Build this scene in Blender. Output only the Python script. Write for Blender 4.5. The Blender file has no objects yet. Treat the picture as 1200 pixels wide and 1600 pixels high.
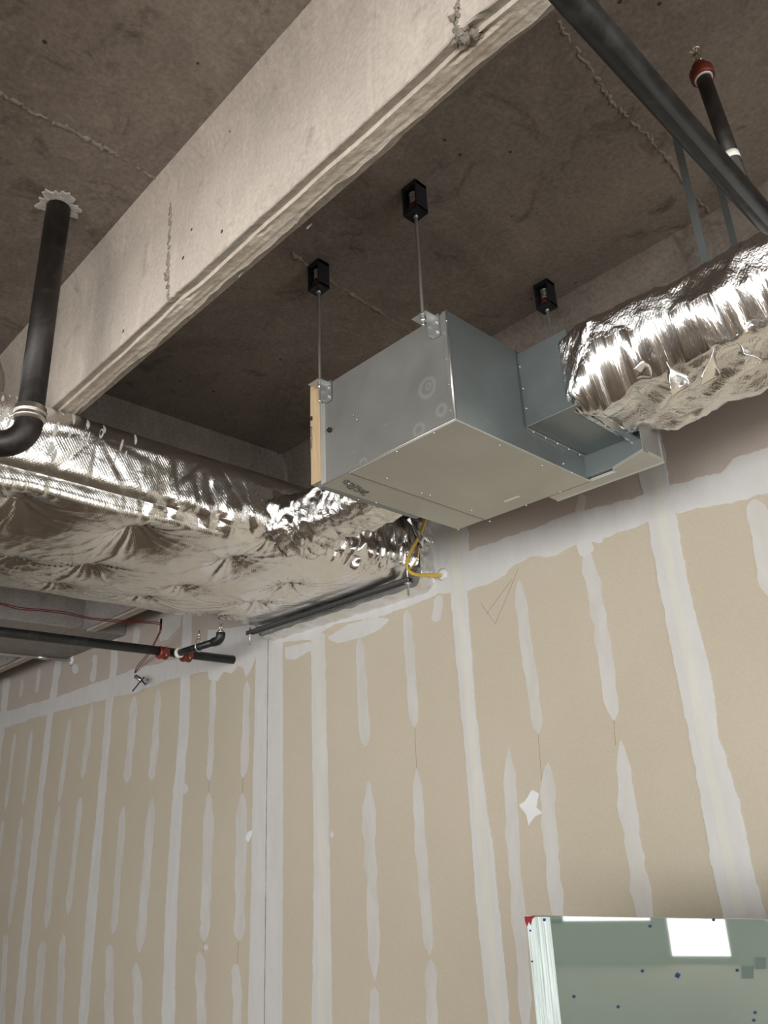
import bpy, bmesh, math, random
from mathutils import Vector, Matrix, noise

SC = bpy.context.scene
COL = SC.collection
S = 2.28            # metres from the camera up to the underside of the slab
CAM_H = 1.70
CAMP = Vector((0, 0, CAM_H))
FPX = 1240.35

# ------------------------------------------------------------------ camera
RIGHT = Vector((0.69092983, 0.72171122, -0.04181962))
DOWN = Vector((-0.29319248, 0.22687144, -0.92874513))
FWD = Vector((-0.6607981, 0.65395892, 0.36835255))
cam_d = bpy.data.cameras.new('camera')
cam_d.sensor_fit = 'VERTICAL'
cam_d.sensor_height = 36.0
cam_d.lens = 36.0 * FPX / 1600.0
cam_d.clip_start = 0.05
cam = bpy.data.objects.new('camera', cam_d)
COL.objects.link(cam)
cam.matrix_world = Matrix.Translation(CAMP) @ Matrix((
    (RIGHT.x, -DOWN.x, -FWD.x), (RIGHT.y, -DOWN.y, -FWD.y), (RIGHT.z, -DOWN.z, -FWD.z))).to_4x4()
SC.camera = cam

# ------------------------------------------------------------------ light
SC.view_settings.view_transform = 'Standard'
SC.view_settings.look = 'None'
SC.view_settings.gamma = 1.0
SC.view_settings.use_curve_mapping = False
SC.view_settings.exposure = -0.32
w = bpy.data.worlds.new('sky'); SC.world = w; w.use_nodes = True
w.node_tree.nodes['Background'].inputs[0].default_value = (0.75, 0.87, 1.0, 1)
w.node_tree.nodes['Background'].inputs[1].default_value = 1.0
ROOM_X0, ROOM_X1, ROOM_Y0 = -11.5, 4.6, -6.5
WIN_Z1 = 3.10
# floor-to-ceiling glazing: (from, to, sill height, daylight in watts)
WINDOWS = [(-8.6, -6.4, .45, 70), (-5.4, -3.2, .45, 110), (-2.9, -1.72, .42, 110), (-1.62, -.85, .03, 100), (-.5, 1.9, .42, 330), (2.2, 4.3, .10, 300)]
SIDE_WINDOWS = [(-5.6, -3.4, .10, 170), (-2.9, -.7, .10, 150), (-.2, 1.5, .10, 75), (1.7, 3.1, .10, 75)]
DAY = (1.0, 1.0, .985)
def daylight(size, size_y, power, loc, rot):
    ld = bpy.data.lights.new('window_daylight', 'AREA'); ld.shape = 'RECTANGLE'
    ld.size = size; ld.size_y = size_y; ld.energy = power; ld.color = DAY
    lo = bpy.data.objects.new('window_daylight', ld); COL.objects.link(lo)
    lo.location = loc; lo.rotation_euler = rot
for a, b, z0, pw in WINDOWS:
    daylight(b - a, WIN_Z1 - z0, pw, ((a + b) / 2, ROOM_Y0 - .02, (z0 + WIN_Z1) / 2), (math.radians(90), 0, 0))
for a, b, z0, pw in SIDE_WINDOWS:
    daylight(WIN_Z1 - z0, b - a, pw, (ROOM_X1 + .02, (a + b) / 2, (z0 + WIN_Z1) / 2), (0, math.radians(90), 0))

# ------------------------------------------------------------------ helpers
def P(px, py, ax, v):
    """point of the place seen at a photo position, on the plane where axis ax equals v (in units of S from the camera)"""
    r = RIGHT * ((px - 600) / FPX) + DOWN * ((py - 800) / FPX) + FWD
    i = 'XYZ'.index(ax)
    return r * (v / r[i]) * S + CAMP
def W(x, y, z):
    return Vector((x, y, z)) * S + CAMP
rnd = random.Random(7)

def obj(name, bm, mats, parent=None, smooth=False, kind=None, label=None):
    me = bpy.data.meshes.new(name)
    bm.normal_update(); bm.to_mesh(me); bm.free()
    if not isinstance(mats, (list, tuple)): mats = [mats]
    for m in mats: me.materials.append(m)
    if smooth:
        me.polygons.foreach_set('use_smooth', [True] * len(me.polygons))
    o = bpy.data.objects.new(name, me); COL.objects.link(o)
    if parent is not None: o.parent = parent
    if kind: o['kind'] = kind
    if label: o['label'] = label
    return o
def thing(name, loc=(0, 0, 0), label='', cat='', group=None):
    o = bpy.data.objects.new(name, None); COL.objects.link(o); o.location = loc
    o.empty_display_size = 0.1
    tag(o, label, cat, group); return o
def tag(o, label, cat, group=None):
    o['label'] = label; o['category'] = cat
    if group: o['group'] = group
    return o
def sh(bm, loc):
    bmesh.ops.translate(bm, verts=bm.verts, vec=-Vector(loc)); return bm

def box(bm, a, b, mi=0, bevel=0.0):
    x0, x1 = sorted((a[0], b[0])); y0, y1 = sorted((a[1], b[1])); z0, z1 = sorted((a[2], b[2]))
    v = [bm.verts.new(c) for c in ((x0,y0,z0),(x1,y0,z0),(x1,y1,z0),(x0,y1,z0),(x0,y0,z1),(x1,y0,z1),(x1,y1,z1),(x0,y1,z1))]
    fs = [bm.faces.new([v[i] for i in q]) for q in ((3,2,1,0),(4,5,6,7),(0,1,5,4),(1,2,6,5),(2,3,7,6),(3,0,4,7))]
    for f in fs: f.material_index = mi
    if bevel:
        es = list({e for f in fs for e in f.edges})
        r = bmesh.ops.bevel(bm, geom=es, offset=bevel, segments=2, profile=0.6, affect='EDGES')
        for f in r['faces']: f.material_index = mi
    return fs
def newbox(a, b, bevel=0.0):
    bm = bmesh.new(); box(bm, a, b, 0, bevel); return bm

def frames(path):
    ts = []
    n = len(path)
    for i in range(n):
        t = (path[min(i+1, n-1)] - path[max(i-1, 0)])
        ts.append(t.normalized())
    up = Vector((0, 0, 1)) if abs(ts[0].z) < .9 else Vector((1, 0, 0))
    u = ts[0].cross(up).normalized(); out = []
    for i, t in enumerate(ts):
        u = (u - t * u.dot(t)).normalized()
        out.append((u, t.cross(u).normalized()))
    return out
def tube(bm, path, r, seg=12, cap=True, mi=0, jitter=0):
    path = [Vector(p) for p in path]
    fr = frames(path); rings = []
    for i, p in enumerate(path):
        rr = r[i] if isinstance(r, (list, tuple)) else r
        u, v = fr[i]; ring = []
        for k in range(seg):
            a = 2 * math.pi * k / seg
            q = rr * (1 + (rnd.uniform(-jitter, jitter) if jitter else 0))
            ring.append(bm.verts.new(p + u * (q * math.cos(a)) + v * (q * math.sin(a))))
        rings.append(ring)
    for i in range(len(rings) - 1):
        for k in range(seg):
            f = bm.faces.new((rings[i][k], rings[i][(k+1) % seg], rings[i+1][(k+1) % seg], rings[i+1][k]))
            f.material_index = mi; f.smooth = True
    if cap:
        bm.faces.new(rings[0][::-1]).material_index = mi; bm.faces.new(rings[-1]).material_index = mi
    return bm
def newtube(path, r, seg=12, cap=True):
    return tube(bmesh.new(), path, r, seg, cap)
def arc(c, a, b, n=10):
    """quarter bend around centre c from offset a to offset b"""
    c = Vector(c); a = Vector(a); b = Vector(b)
    return [c + a * math.cos(t * math.pi / 2 / n) + b * math.sin(t * math.pi / 2 / n) for t in range(n + 1)]
def smoothpath(pts, n=8):
    pts = [Vector(p) for p in pts]; out = []
    for i in range(len(pts) - 1):
        p0 = pts[max(i-1, 0)]; p1 = pts[i]; p2 = pts[i+1]; p3 = pts[min(i+2, len(pts)-1)]
        for k in range(n):
            t = k / n
            out.append(0.5 * ((2*p1) + (p2-p0)*t + (2*p0-5*p1+4*p2-p3)*t*t + (-p0+3*p1-3*p2+p3)*t**3))
    out.append(pts[-1]); return out
def prism(bm, pts2, axis, a0, a1, mi=0):
    """extrude the closed outline pts2 along axis"""
    def mk(p, a):
        return {'X': (a, p[0], p[1]), 'Y': (p[0], a, p[1]), 'Z': (p[0], p[1], a)}[axis]
    A = [bm.verts.new(mk(p, a0)) for p in pts2]; B = [bm.verts.new(mk(p, a1)) for p in pts2]
    n = len(pts2)
    fs = [bm.faces.new(A[::-1]), bm.faces.new(B)]
    for i in range(n): fs.append(bm.faces.new((A[i], A[(i+1) % n], B[(i+1) % n], B[i])))
    for f in fs: f.material_index = mi
    bmesh.ops.recalc_face_normals(bm, faces=fs)
    return bm

# ------------------------------------------------------------------ materials
def mat(name, col, rough=0.6, metal=0.0, **k):
    m = bpy.data.materials.new(name); m.use_nodes = True
    b = m.node_tree.nodes['Principled BSDF']
    b.inputs['Base Color'].default_value = (*col, 1)
    b.inputs['Roughness'].default_value = rough; b.inputs['Metallic'].default_value = metal
    for kk, v in k.items(): b.inputs[kk].default_value = v
    return m
class N:
    def __init__(s, m): s.m = m; s.nt = m.node_tree; s.b = s.nt.nodes['Principled BSDF']
    def n(s, t, **k):
        nd = s.nt.nodes.new(t)
        for a, v in k.items():
            if a.startswith('i_'):
                key = a[2:].replace('_', ' ')
                nd.inputs[int(key) if key.isdigit() else key].default_value = v
            else: setattr(nd, a, v)
        return nd
    def l(s, a, b): s.nt.links.new(a, b)
    def coord(s, scale=(1, 1, 1), which='Object'):
        t = s.n('ShaderNodeTexCoord'); mp = s.n('ShaderNodeMapping'); mp.inputs['Scale'].default_value = scale
        s.l(t.outputs[which], mp.inputs[0]); return mp.outputs[0]
    def noise(s, co, scale, detail=6, rough=.6, dist=0):
        t = s.n('ShaderNodeTexNoise', i_Scale=scale, i_Detail=detail, i_Roughness=rough, i_Distortion=dist)
        s.l(co, t.inputs['Vector']); return t.outputs['Fac']
    def ramp(s, f, *stops):
        r = s.n('ShaderNodeValToRGB'); cr = r.color_ramp
        while len(cr.elements) < len(stops): cr.elements.new(0.5)
        for e, (p, c) in zip(cr.elements, stops):
            e.position = p; e.color = (c, c, c, 1) if isinstance(c, (int, float)) else (*c, 1)
        s.l(f, r.inputs[0]); return r.outputs[0]
    def mix(s, f, a, b, mode='MIX'):
        x = s.n('ShaderNodeMix', data_type='RGBA', blend_type=mode)
        for i, v in ((0, f), (6, a), (7, b)):
            if hasattr(v, 'is_linked'): s.l(v, x.inputs[i])
            else: x.inputs[i].default_value = (*v, 1) if isinstance(v, tuple) else v
        return x.outputs[2]
    def math(s, op, a, b=0.0, c=None):
        x = s.n('ShaderNodeMath', operation=op)
        for i, v in enumerate((a, b, c)):
            if v is None: continue
            if hasattr(v, 'is_linked'): s.l(v, x.inputs[i])
            else: x.inputs[i].default_value = v
        return x.outputs[0]
    def bump(s, h, strength, dist=0.01, prev=None):
        x = s.n('ShaderNodeBump', i_Strength=strength, i_Distance=dist)
        s.l(h, x.inputs['Height'])
        if prev is not None: s.l(prev, x.inputs['Normal'])
        s.l(x.outputs[0], s.b.inputs['Normal']); return x.outputs[0]
    def col(s, c): s.l(c, s.b.inputs['Base Color'])
    def rough(s, c): s.l(c, s.b.inputs['Roughness'])

def concrete(name, c1, c2, c3, big=1.2, pits=True, grain=60, bstr=.5):
    m = mat(name, c1, .9); n = N(m); co = n.coord()
    a = n.noise(co, big, 8, .65, .6)
    col = n.mix(n.ramp(a, (.35, 0.), (.65, 1.)), c1, c2)
    b = n.noise(co, big * 3.1, 9, .7, 1.2)
    col = n.mix(n.ramp(b, (.56, 0.), (.68, .75)), col, c3)
    g = n.noise(co, grain, 4, .6)
    st = n.noise(n.coord((5, 5, 1.1)), 2.4, 8, .7, .8)
    col = n.mix(n.ramp(st, (.50, 0.), (.72, .55)), col, tuple(min(1, x*1.25) for x in c1))
    col = n.mix(.25, col, n.ramp(g, (.3, .0), (.75, 1.)), 'SOFT_LIGHT')
    h = g
    if pits:
        v = n.n('ShaderNodeTexVoronoi', i_Scale=8.0); n.l(co, v.inputs['Vector'])
        pm = n.math('LESS_THAN', v.outputs['Distance'], .06)
        sel = n.noise(co, 2.3, 2, .5)
        pm = n.math('MULTIPLY', pm, n.math('GREATER_THAN', sel, .54))
        col = n.mix(pm, col, (.06, .05, .04))
    n.col(col)
    bn = n.bump(a, .25, .03)
    n.bump(h, bstr, .004, bn)
    return m

M = {}
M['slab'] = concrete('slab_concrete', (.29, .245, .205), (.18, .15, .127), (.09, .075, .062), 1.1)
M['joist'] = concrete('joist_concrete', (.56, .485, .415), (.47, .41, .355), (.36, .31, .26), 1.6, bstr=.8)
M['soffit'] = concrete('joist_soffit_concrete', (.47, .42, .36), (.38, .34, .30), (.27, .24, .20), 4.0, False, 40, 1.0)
M['girder'] = concrete('girder_concrete', (.33, .30, .28), (.26, .24, .225), (.20, .18, .16), 1.4)
M['plain'] = concrete('room_plaster', (.42, .41, .39), (.36, .35, .34), (.3, .3, .29), 1.0, False)
M['floor'] = concrete('floor_concrete', (.235, .18, .135), (.20, .155, .115), (.15, .12, .09), .8, False)
M['ridge'] = concrete('ridge_concrete', (.30, .26, .215), (.24, .21, .175), (.13, .11, .09), 9, False, 90, 1.0)

def m_board():
    m = mat('drywall_board', (.50, .43, .33), .85); n = N(m); co = n.coord()
    a = n.noise(co, 1.1, 5, .6)
    c = n.mix(n.ramp(a, (.3, 0.), (.7, 1.)), (.47, .41, .315), (.51, .445, .35))
    c2 = n.mix(n.ramp(a, (.3, 0.), (.7, 1.)), (.435, .37, .325), (.465, .40, .35))
    sp = n.n('ShaderNodeSeparateXYZ'); tc = n.n('ShaderNodeTexCoord'); n.l(tc.outputs['Object'], sp.inputs[0])
    up = n.math('GREATER_THAN', sp.outputs['Z'], CAM_H + .392 * 3.26)   # the upper row of boards has a pinker face paper
    c = n.mix(up, c, c2)
    g = n.noise(co, 140, 3, .6)
    c = n.mix(.05, c, n.ramp(g, (.3, 0.), (.7, 1.)), 'OVERLAY'); n.col(c); n.bump(g, .15, .001)
    return m
M['board'] = m_board()
def m_mud(name, c1, c2, rough=.75):
    m = mat(name, c1, rough); n = N(m); co = n.coord((1, 1, .35))
    a = n.noise(co, 9, 7, .65, .5)
    c = n.mix(n.ramp(a, (.35, 0.), (.65, 1.)), c1, c2); n.col(c)
    st = n.noise(n.coord((30, 30, 1.2)), 2.0, 3, .5)
    b = n.bump(st, .25, .002); n.bump(n.noise(co, 60, 4), .12, .001, b); return m
M['mud'] = m_mud('joint_compound', (.60, .585, .565), (.55, .53, .505))
M['mud_thin'] = m_mud('thin_joint_compound', (.57, .55, .52), (.515, .485, .44))
M['tape'] = m_mud('paper_joint_tape', (.63, .60, .54), (.58, .555, .50))
M['mud_blob'] = m_mud('thick_white_compound', (.74, .74, .74), (.66, .66, .66))
M['dark_line'] = mat('groove_line', (.22, .20, .185), .9)
M['pencil'] = mat('pencil_line', (.33, .27, .21), .9)

def m_galv(name, col, rough=.42, metal=.75, rings=()):
    m = mat(name, col, rough, metal); n = N(m); co = n.coord()
    a = n.noise(co, 2.2, 6, .6, .4)
    c = n.mix(n.ramp(a, (.3, 0.), (.7, 1.)), tuple(x * .9 for x in col), tuple(min(1, x * 1.08) for x in col))
    sc = n.noise(n.coord((3, 3, 60)), 1.5, 6, .7, 1.0)
    c = n.mix(n.ramp(sc, (.66, 0.), (.72, .35)), c, (.75, .76, .76))
    geo = n.n('ShaderNodeNewGeometry')
    for p, r0, wd in rings:
        d = n.n('ShaderNodeVectorMath', operation='DISTANCE'); n.l(geo.outputs['Position'], d.inputs[0]); d.inputs[1].default_value = p
        nd = n.math('ADD', d.outputs['Value'], n.math('MULTIPLY', n.noise(co, 30, 3), .01))
        k = n.math('SUBTRACT', 1.0, n.math('MINIMUM', n.math('DIVIDE', n.math('ABSOLUTE', n.math('SUBTRACT', nd, r0 + .005)), wd), 1.0))
        c = n.mix(n.math('MULTIPLY', k, .2), c, (.78, .78, .76))
    n.col(c)
    r = n.noise(co, 7, 5, .6); rr = n.math('ADD', n.math('MULTIPLY', r, .25), rough - .12); n.rough(rr)
    n.bump(n.noise(co, 3, 2), .12, .02)
    return m
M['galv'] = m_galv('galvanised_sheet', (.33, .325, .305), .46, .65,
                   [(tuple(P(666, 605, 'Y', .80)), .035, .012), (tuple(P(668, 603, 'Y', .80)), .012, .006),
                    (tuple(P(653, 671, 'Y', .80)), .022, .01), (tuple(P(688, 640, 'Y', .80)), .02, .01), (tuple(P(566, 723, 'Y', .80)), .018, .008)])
M['galv_lit'] = m_galv('galvanised_sheet_lit', (.52, .52, .47), .5, .6)  # lighter copy of the sheet, light reflected onto the underside put into the colour
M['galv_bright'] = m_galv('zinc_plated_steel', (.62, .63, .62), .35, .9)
M['galv_shaded'] = m_galv('galvanised_sheet_shaded', (.25, .28, .28), .4, .75)  # darker copy of the sheet, shade of the right-hand faces put into the colour
M['zinc'] = mat('zinc_hardware', (.62, .63, .61), .35, .9)
M['strut'] = mat('strut_steel', (.20, .20, .20), .4, .8)
M['rubber'] = mat('black_rubber', (.012, .012, .017), .5)
M['redcup'] = mat('red_rubber_cup', (.16, .018, .015), .5)
def m_blackpipe(name, c, rough):
    m = mat(name, c, rough, .35); n = N(m); co = n.coord()
    a = n.noise(co, 12, 8, .7, .5)
    n.col(n.mix(n.ramp(a, (.48, 0.), (.72, 1.)), c, tuple(x * 2.2 + .01 for x in c)))
    n.rough(n.math('ADD', n.math('MULTIPLY', a, .3), rough - .15)); n.bump(a, .2, .002); return m
M['pipe'] = m_blackpipe('black_steel_pipe', (.022, .023, .022), .38)
M['iron'] = m_blackpipe('cast_iron_pipe', (.018, .015, .013), .45)
M['band'] = mat('stainless_band', (.52, .48, .43), .3, .9)
M['redpaint'] = m_blackpipe('red_coupling_paint', (.17, .030, .018), .45)
M['chrome'] = mat('sprinkler_metal', (.75, .70, .62), .2, 1.0)
M['white'] = mat('white_label', (.75, .72, .65), .7)
M['conduit'] = mat('emt_conduit', (.55, .55, .53), .35, .8)
M['redwire'] = mat('red_wire', (.15, .010, .016), .45)
M['yellow'] = mat('yellow_cable', (.62, .42, .06), .5)
M['marker'] = mat('black_marker_ink', (.03, .028, .03), .5)
M['bluetape'] = mat('blue_tape', (.02, .045, .22), .6)
M['redmark'] = mat('red_marker', (.42, .02, .03), .6)
M['seal'] = concrete('white_sealant', (.62, .60, .55), (.5, .48, .44), (.36, .34, .3), 9, False)
def m_wood():
    m = mat('pine_board', (.52, .33, .15), .7); n = N(m); co = n.coord((22, 22, 2.0))
    a = n.noise(co, 1.5, 6, .6, 1.5)
    n.col(n.mix(n.ramp(a, (.3, 0.), (.7, 1.)), (.55, .41, .25), (.42, .29, .16))); n.bump(a, .2, .002); return m
M['wood'] = m_wood()
def m_foil(name, bump=.5, rough=.2, scrim=.35, col=(.86, .85, .83), scr_scale=78.0):
    m = mat(name, col, rough, 1.0); n = N(m)
    uv = n.n('ShaderNodeTexCoord').outputs['UV']
    sp = n.n('ShaderNodeSeparateXYZ'); n.l(uv, sp.inputs[0])
    def lines(expr, k):
        f = n.math('FRACT', n.math('MULTIPLY', expr, k))
        d = n.math('ABSOLUTE', n.math('SUBTRACT', f, .5))
        return n.math('SUBTRACT', 1.0, n.math('MINIMUM', n.math('MULTIPLY', d, 5.0), 1.0))
    wob = n.math('MULTIPLY', n.noise(uv, 9, 3), .006)
    l1 = lines(n.math('ADD', n.math('ADD', sp.outputs[0], n.math('MULTIPLY', sp.outputs[1], .8)), wob), scr_scale)
    l2 = lines(n.math('SUBTRACT', sp.outputs[0], n.math('MULTIPLY', sp.outputs[1], 1.1)), scr_scale * .8)
    sc = n.math('MAXIMUM', l1, n.math('MULTIPLY', l2, .6))
    big = n.noise(uv, 7, 7, .62, .8)
    fine = n.noise(uv, 38, 6, .65, .6)
    vor = n.n('ShaderNodeTexVoronoi', feature='DISTANCE_TO_EDGE', i_Scale=11.0)
    mpn = n.n('ShaderNodeVectorMath', operation='ADD'); n.l(uv, mpn.inputs[0])
    nz = n.n('ShaderNodeTexNoise', i_Scale=5.0, i_Detail=4.0); n.l(uv, nz.inputs['Vector'])
    sv = n.n('ShaderNodeVectorMath', operation='SCALE', i_Scale=.25); n.l(nz.outputs['Color'], sv.inputs[0]); n.l(sv.outputs[0], mpn.inputs[1])
    n.l(mpn.outputs[0], vor.inputs['Vector'])
    b1 = n.bump(big, bump, .05)
    b2 = n.bump(vor.outputs['Distance'], bump * .55, .018, b1)
    b3 = n.bump(fine, bump * .6, .007, b2)
    n.bump(sc, scrim, .0018, b3)
    n.rough(n.math('ADD', n.math('MULTIPLY', n.noise(uv, 4, 3), .22), rough - .08))
    n.b.inputs['Anisotropic'].default_value = 0.0
    return m
M['foil'] = m_foil('foil_duct_wrap', .12, .13, .18)
M['foil_rough'] = m_foil('crumpled_foil_wrap', .40, .15, .24)
M['foil_tape'] = m_foil('foil_tape', .5, .2, 0.0)

# ------------------------------------------------------------------ structure
WY = 1.43 * S                       # drywall face
ZC = CAM_H + S                      # slab underside
ZB = CAM_H + .748 * S               # underside of joists and girders
# floor and the far sides of the room
obj('floor', newbox((ROOM_X0, ROOM_Y0 - .2, -.15), (ROOM_X1, WY + .2, 0)), M['floor'], kind='structure')
obj('wall_left', newbox((ROOM_X0 - .2, ROOM_Y0, 0), (ROOM_X0, WY + .2, ZC)), M['plain'], kind='structure')
def glazed(name, wins, a0, a1, mk):
    bm = bmesh.new()
    ed = [a0] + [v for wn in wins for v in wn[:2]] + [a1]
    for i in range(0, len(ed), 2): box(bm, mk(ed[i], 0, 0), mk(ed[i+1], .2, ZC))
    for a, b, z0, _ in wins:
        box(bm, mk(a, 0, 0), mk(b, .2, z0)); box(bm, mk(a, 0, WIN_Z1), mk(b, .2, ZC))
    obj(name, bm, M['plain'], kind='structure')
glazed('wall_front', WINDOWS, ROOM_X0, ROOM_X1, lambda a, t, z: (a, ROOM_Y0 - t, z))
glazed('wall_right', SIDE_WINDOWS, ROOM_Y0, WY + .2, lambda a, t, z: (ROOM_X1 + t, a, z))
def wframe(i, a, b, z0, mk):
    bm = bmesh.new(); t = .05
    box(bm, mk(a, -.04, z0), mk(a + t, .01, WIN_Z1)); box(bm, mk(b - t, -.04, z0), mk(b, .01, WIN_Z1))
    box(bm, mk(a, -.04, z0), mk(b, .01, z0 + t)); box(bm, mk(a, -.04, WIN_Z1 - t), mk(b, .01, WIN_Z1))
    if b - a > 1.5: box(bm, mk((a + b)/2 - t/2, -.04, z0), mk((a + b)/2 + t/2, .01, WIN_Z1))
    obj('window_%d' % i, bm, M['strut'], kind='structure')
for i, (a, b, z0, _) in enumerate(WINDOWS): wframe(i + 1, a, b, z0, lambda q, t, z: (q, ROOM_Y0 - t, z))
for i, (a, b, z0, _) in enumerate(SIDE_WINDOWS): wframe(i + 1 + len(WINDOWS), a, b, z0, lambda q, t, z: (ROOM_X1 + t, q, z))

# slab with its form-joint ridges
def ridge(bm, pts, r, mi=0, seg=7, off=(0, 0, .55)):
    path = smoothpath(pts, 14)
    path = [p + Vector((rnd.uniform(-1, 1) * (off is None or off[0] == 0), rnd.uniform(-1, 1) * (off is None or off[1] == 0), rnd.uniform(-1, 1) * (off is None or off[2] == 0))) * .007 + Vector(off or (0, 0, .0)) * r for p in path]
    tube(bm, path, [r * rnd.uniform(.5, 1.2) * (1.6 if rnd.random() < .12 else 1) for _ in path], seg, True, mi, .3)
bm = bmesh.new()
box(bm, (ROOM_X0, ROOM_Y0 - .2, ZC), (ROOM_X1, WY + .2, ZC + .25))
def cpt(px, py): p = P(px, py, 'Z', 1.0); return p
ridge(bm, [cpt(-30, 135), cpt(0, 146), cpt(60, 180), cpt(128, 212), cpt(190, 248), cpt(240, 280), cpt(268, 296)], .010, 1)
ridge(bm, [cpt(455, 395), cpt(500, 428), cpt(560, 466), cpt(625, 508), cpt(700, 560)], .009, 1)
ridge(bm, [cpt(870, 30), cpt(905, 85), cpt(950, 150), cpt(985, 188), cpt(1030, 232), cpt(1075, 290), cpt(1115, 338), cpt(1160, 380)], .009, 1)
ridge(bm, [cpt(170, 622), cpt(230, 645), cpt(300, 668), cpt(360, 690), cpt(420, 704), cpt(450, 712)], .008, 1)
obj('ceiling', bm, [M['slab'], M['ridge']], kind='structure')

# joists (ribs of the slab): outline across Y, chamfered foot, haunch at the slab
def joist(name, yc0, yc1, x0, x1, fine=False, mats=None):
    y0, y1 = yc0 * S, yc1 * S; bm = bmesh.new()
    wd = y1 - y0
    prof = [(y0 - .050, ZC + .01), (y0 - .032, ZC - .030), (y0 - .008, ZC - .085), (y0, ZC - .13)]
    nside = 10
    for k in range(1, nside + 1): prof.append((y0, ZC - .13 + (ZB - ZC + .13) * k / nside))
    s_idx = len(prof) - 1
    fr = [.03, .18, .25, .262, .34, .42, .5, .58, .66, .73, .765, .778, .88, .96, 1.0]
    step = [0, -.004, -.005, .011, .010, .009, .009, .010, .009, .010, .011, -.004, -.006, -.004, .0]
    for f, st in zip(fr, step): prof.append((y0 + wd * f, ZB - st))
    e_idx = len(prof) - 1
    for k in range(1, 6): prof.append((y1, ZB + (ZC - .13 - ZB) * k / 5))
    prof += [(y1 + .008, ZC - .085), (y1 + .030, ZC - .035), (y1 + .055, ZC + .01)]
    nx = int((x1 - x0) / (.022 if fine else .5)) + 1
    cols = []
    for i in range(nx + 1):
        x = x0 + (x1 - x0) * i / nx; col = []
        for j, (y, z) in enumerate(prof):
            dy = dz = 0
            if fine:
                q = Vector((x * 2.2, y * 6, z * 6))
                if j <= s_idx - 1: dy = .0025 * noise.noise(q * 1.3)
                if j == s_idx or j == e_idx:
                    dz = .002 + .0025 * noise.noise(Vector((x * 9, j, 3)))
                if s_idx < j <= e_idx - 1:
                    dz = .0013 * noise.noise(Vector((x * 3, y * 40, 1.0))) + .0011 * noise.noise(Vector((x * 25, y * 60, 4.0)))
                    if 1 < j - s_idx <= 4: dy = .004 * noise.noise(Vector((x * 5, 2, 9)))
                    if 10 <= j - s_idx <= 12: dy = .012 * noise.noise(Vector((x * 4, 7, 9))) + .006 * noise.noise(Vector((x * 18, 7, 1)))
                if j >= e_idx - 1:
                    # chipped far edge
                    c = noise.noise(Vector((x * 1.7, 5.1, 0)))
                    if j == e_idx and c > .12: dz += .035 * (c - .12) + .01 * abs(noise.noise(Vector((x * 22, 1, 1)))); dy -= .05 * (c - .12)
                # honeycombed chip by the form joint
                for cx, amp in CHIPS:
                    g = math.exp(-((x - cx) / .07) ** 2)
                    if s_idx - 1 <= j <= s_idx + 5: dz += amp * g * (.7 + .9 * noise.noise(Vector((x * 35, y * 60, 7))))
            col.append(bm.verts.new((x, y + dy, z + dz)))
        cols.append(col)
    for i in range(nx):
        for j in range(len(prof) - 1):
            f = bm.faces.new((cols[i][j], cols[i+1][j], cols[i+1][j+1], cols[i][j+1]))
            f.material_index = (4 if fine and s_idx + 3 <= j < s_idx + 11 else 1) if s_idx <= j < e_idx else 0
            f.smooth = fine and not (s_idx <= j < e_idx)
    bm.faces.new(cols[0]); bm.faces.new(cols[-1][::-1])
    bmesh.ops.recalc_face_normals(bm, faces=bm.faces)
    return bm
CHIPS = [(P(740, 62, 'Z', .748).x, .022), (P(300, 478, 'Z', .748).x, .010), (P(425, 372, 'Z', .748).x, .006)]
M['soffit_mid'] = concrete('joist_soffit_grout', (.55, .48, .40), (.47, .41, .34), (.34, .29, .24), 5.0, False, 30, 1.0)
jm = [M['joist'], M['soffit'], M['ridge'], M['dark_line'], M['soffit_mid']]
GX1 = -1.65 * S
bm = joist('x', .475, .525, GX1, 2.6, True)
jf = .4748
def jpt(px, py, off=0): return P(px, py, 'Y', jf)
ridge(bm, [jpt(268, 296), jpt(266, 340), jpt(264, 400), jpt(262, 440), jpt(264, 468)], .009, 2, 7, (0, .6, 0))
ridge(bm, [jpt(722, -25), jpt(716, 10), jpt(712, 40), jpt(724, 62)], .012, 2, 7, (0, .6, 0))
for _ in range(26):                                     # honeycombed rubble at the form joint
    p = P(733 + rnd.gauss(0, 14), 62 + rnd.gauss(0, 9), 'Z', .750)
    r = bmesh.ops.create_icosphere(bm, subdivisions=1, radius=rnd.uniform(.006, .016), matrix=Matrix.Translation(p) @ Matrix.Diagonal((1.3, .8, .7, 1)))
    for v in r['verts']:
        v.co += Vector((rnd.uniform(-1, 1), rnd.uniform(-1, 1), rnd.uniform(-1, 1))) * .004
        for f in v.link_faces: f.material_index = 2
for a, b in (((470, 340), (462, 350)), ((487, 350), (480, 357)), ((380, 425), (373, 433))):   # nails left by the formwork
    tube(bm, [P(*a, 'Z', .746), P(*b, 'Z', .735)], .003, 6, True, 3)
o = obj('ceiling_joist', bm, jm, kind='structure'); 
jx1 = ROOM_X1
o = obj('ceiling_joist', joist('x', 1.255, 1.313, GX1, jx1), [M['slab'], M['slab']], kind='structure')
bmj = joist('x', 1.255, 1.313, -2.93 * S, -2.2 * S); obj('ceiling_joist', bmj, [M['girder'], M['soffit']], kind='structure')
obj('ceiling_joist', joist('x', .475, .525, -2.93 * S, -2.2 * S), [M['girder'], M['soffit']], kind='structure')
obj('ceiling_joist', joist('x', 1.255, 1.313, ROOM_X0, -3.51 * S), [M['girder'], M['soffit']], kind='structure')
for yy in (-.305, -1.085, -1.865):
    obj('ceiling_joist', joist('x', yy, yy + .05, GX1, jx1), jm, kind='structure')
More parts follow.
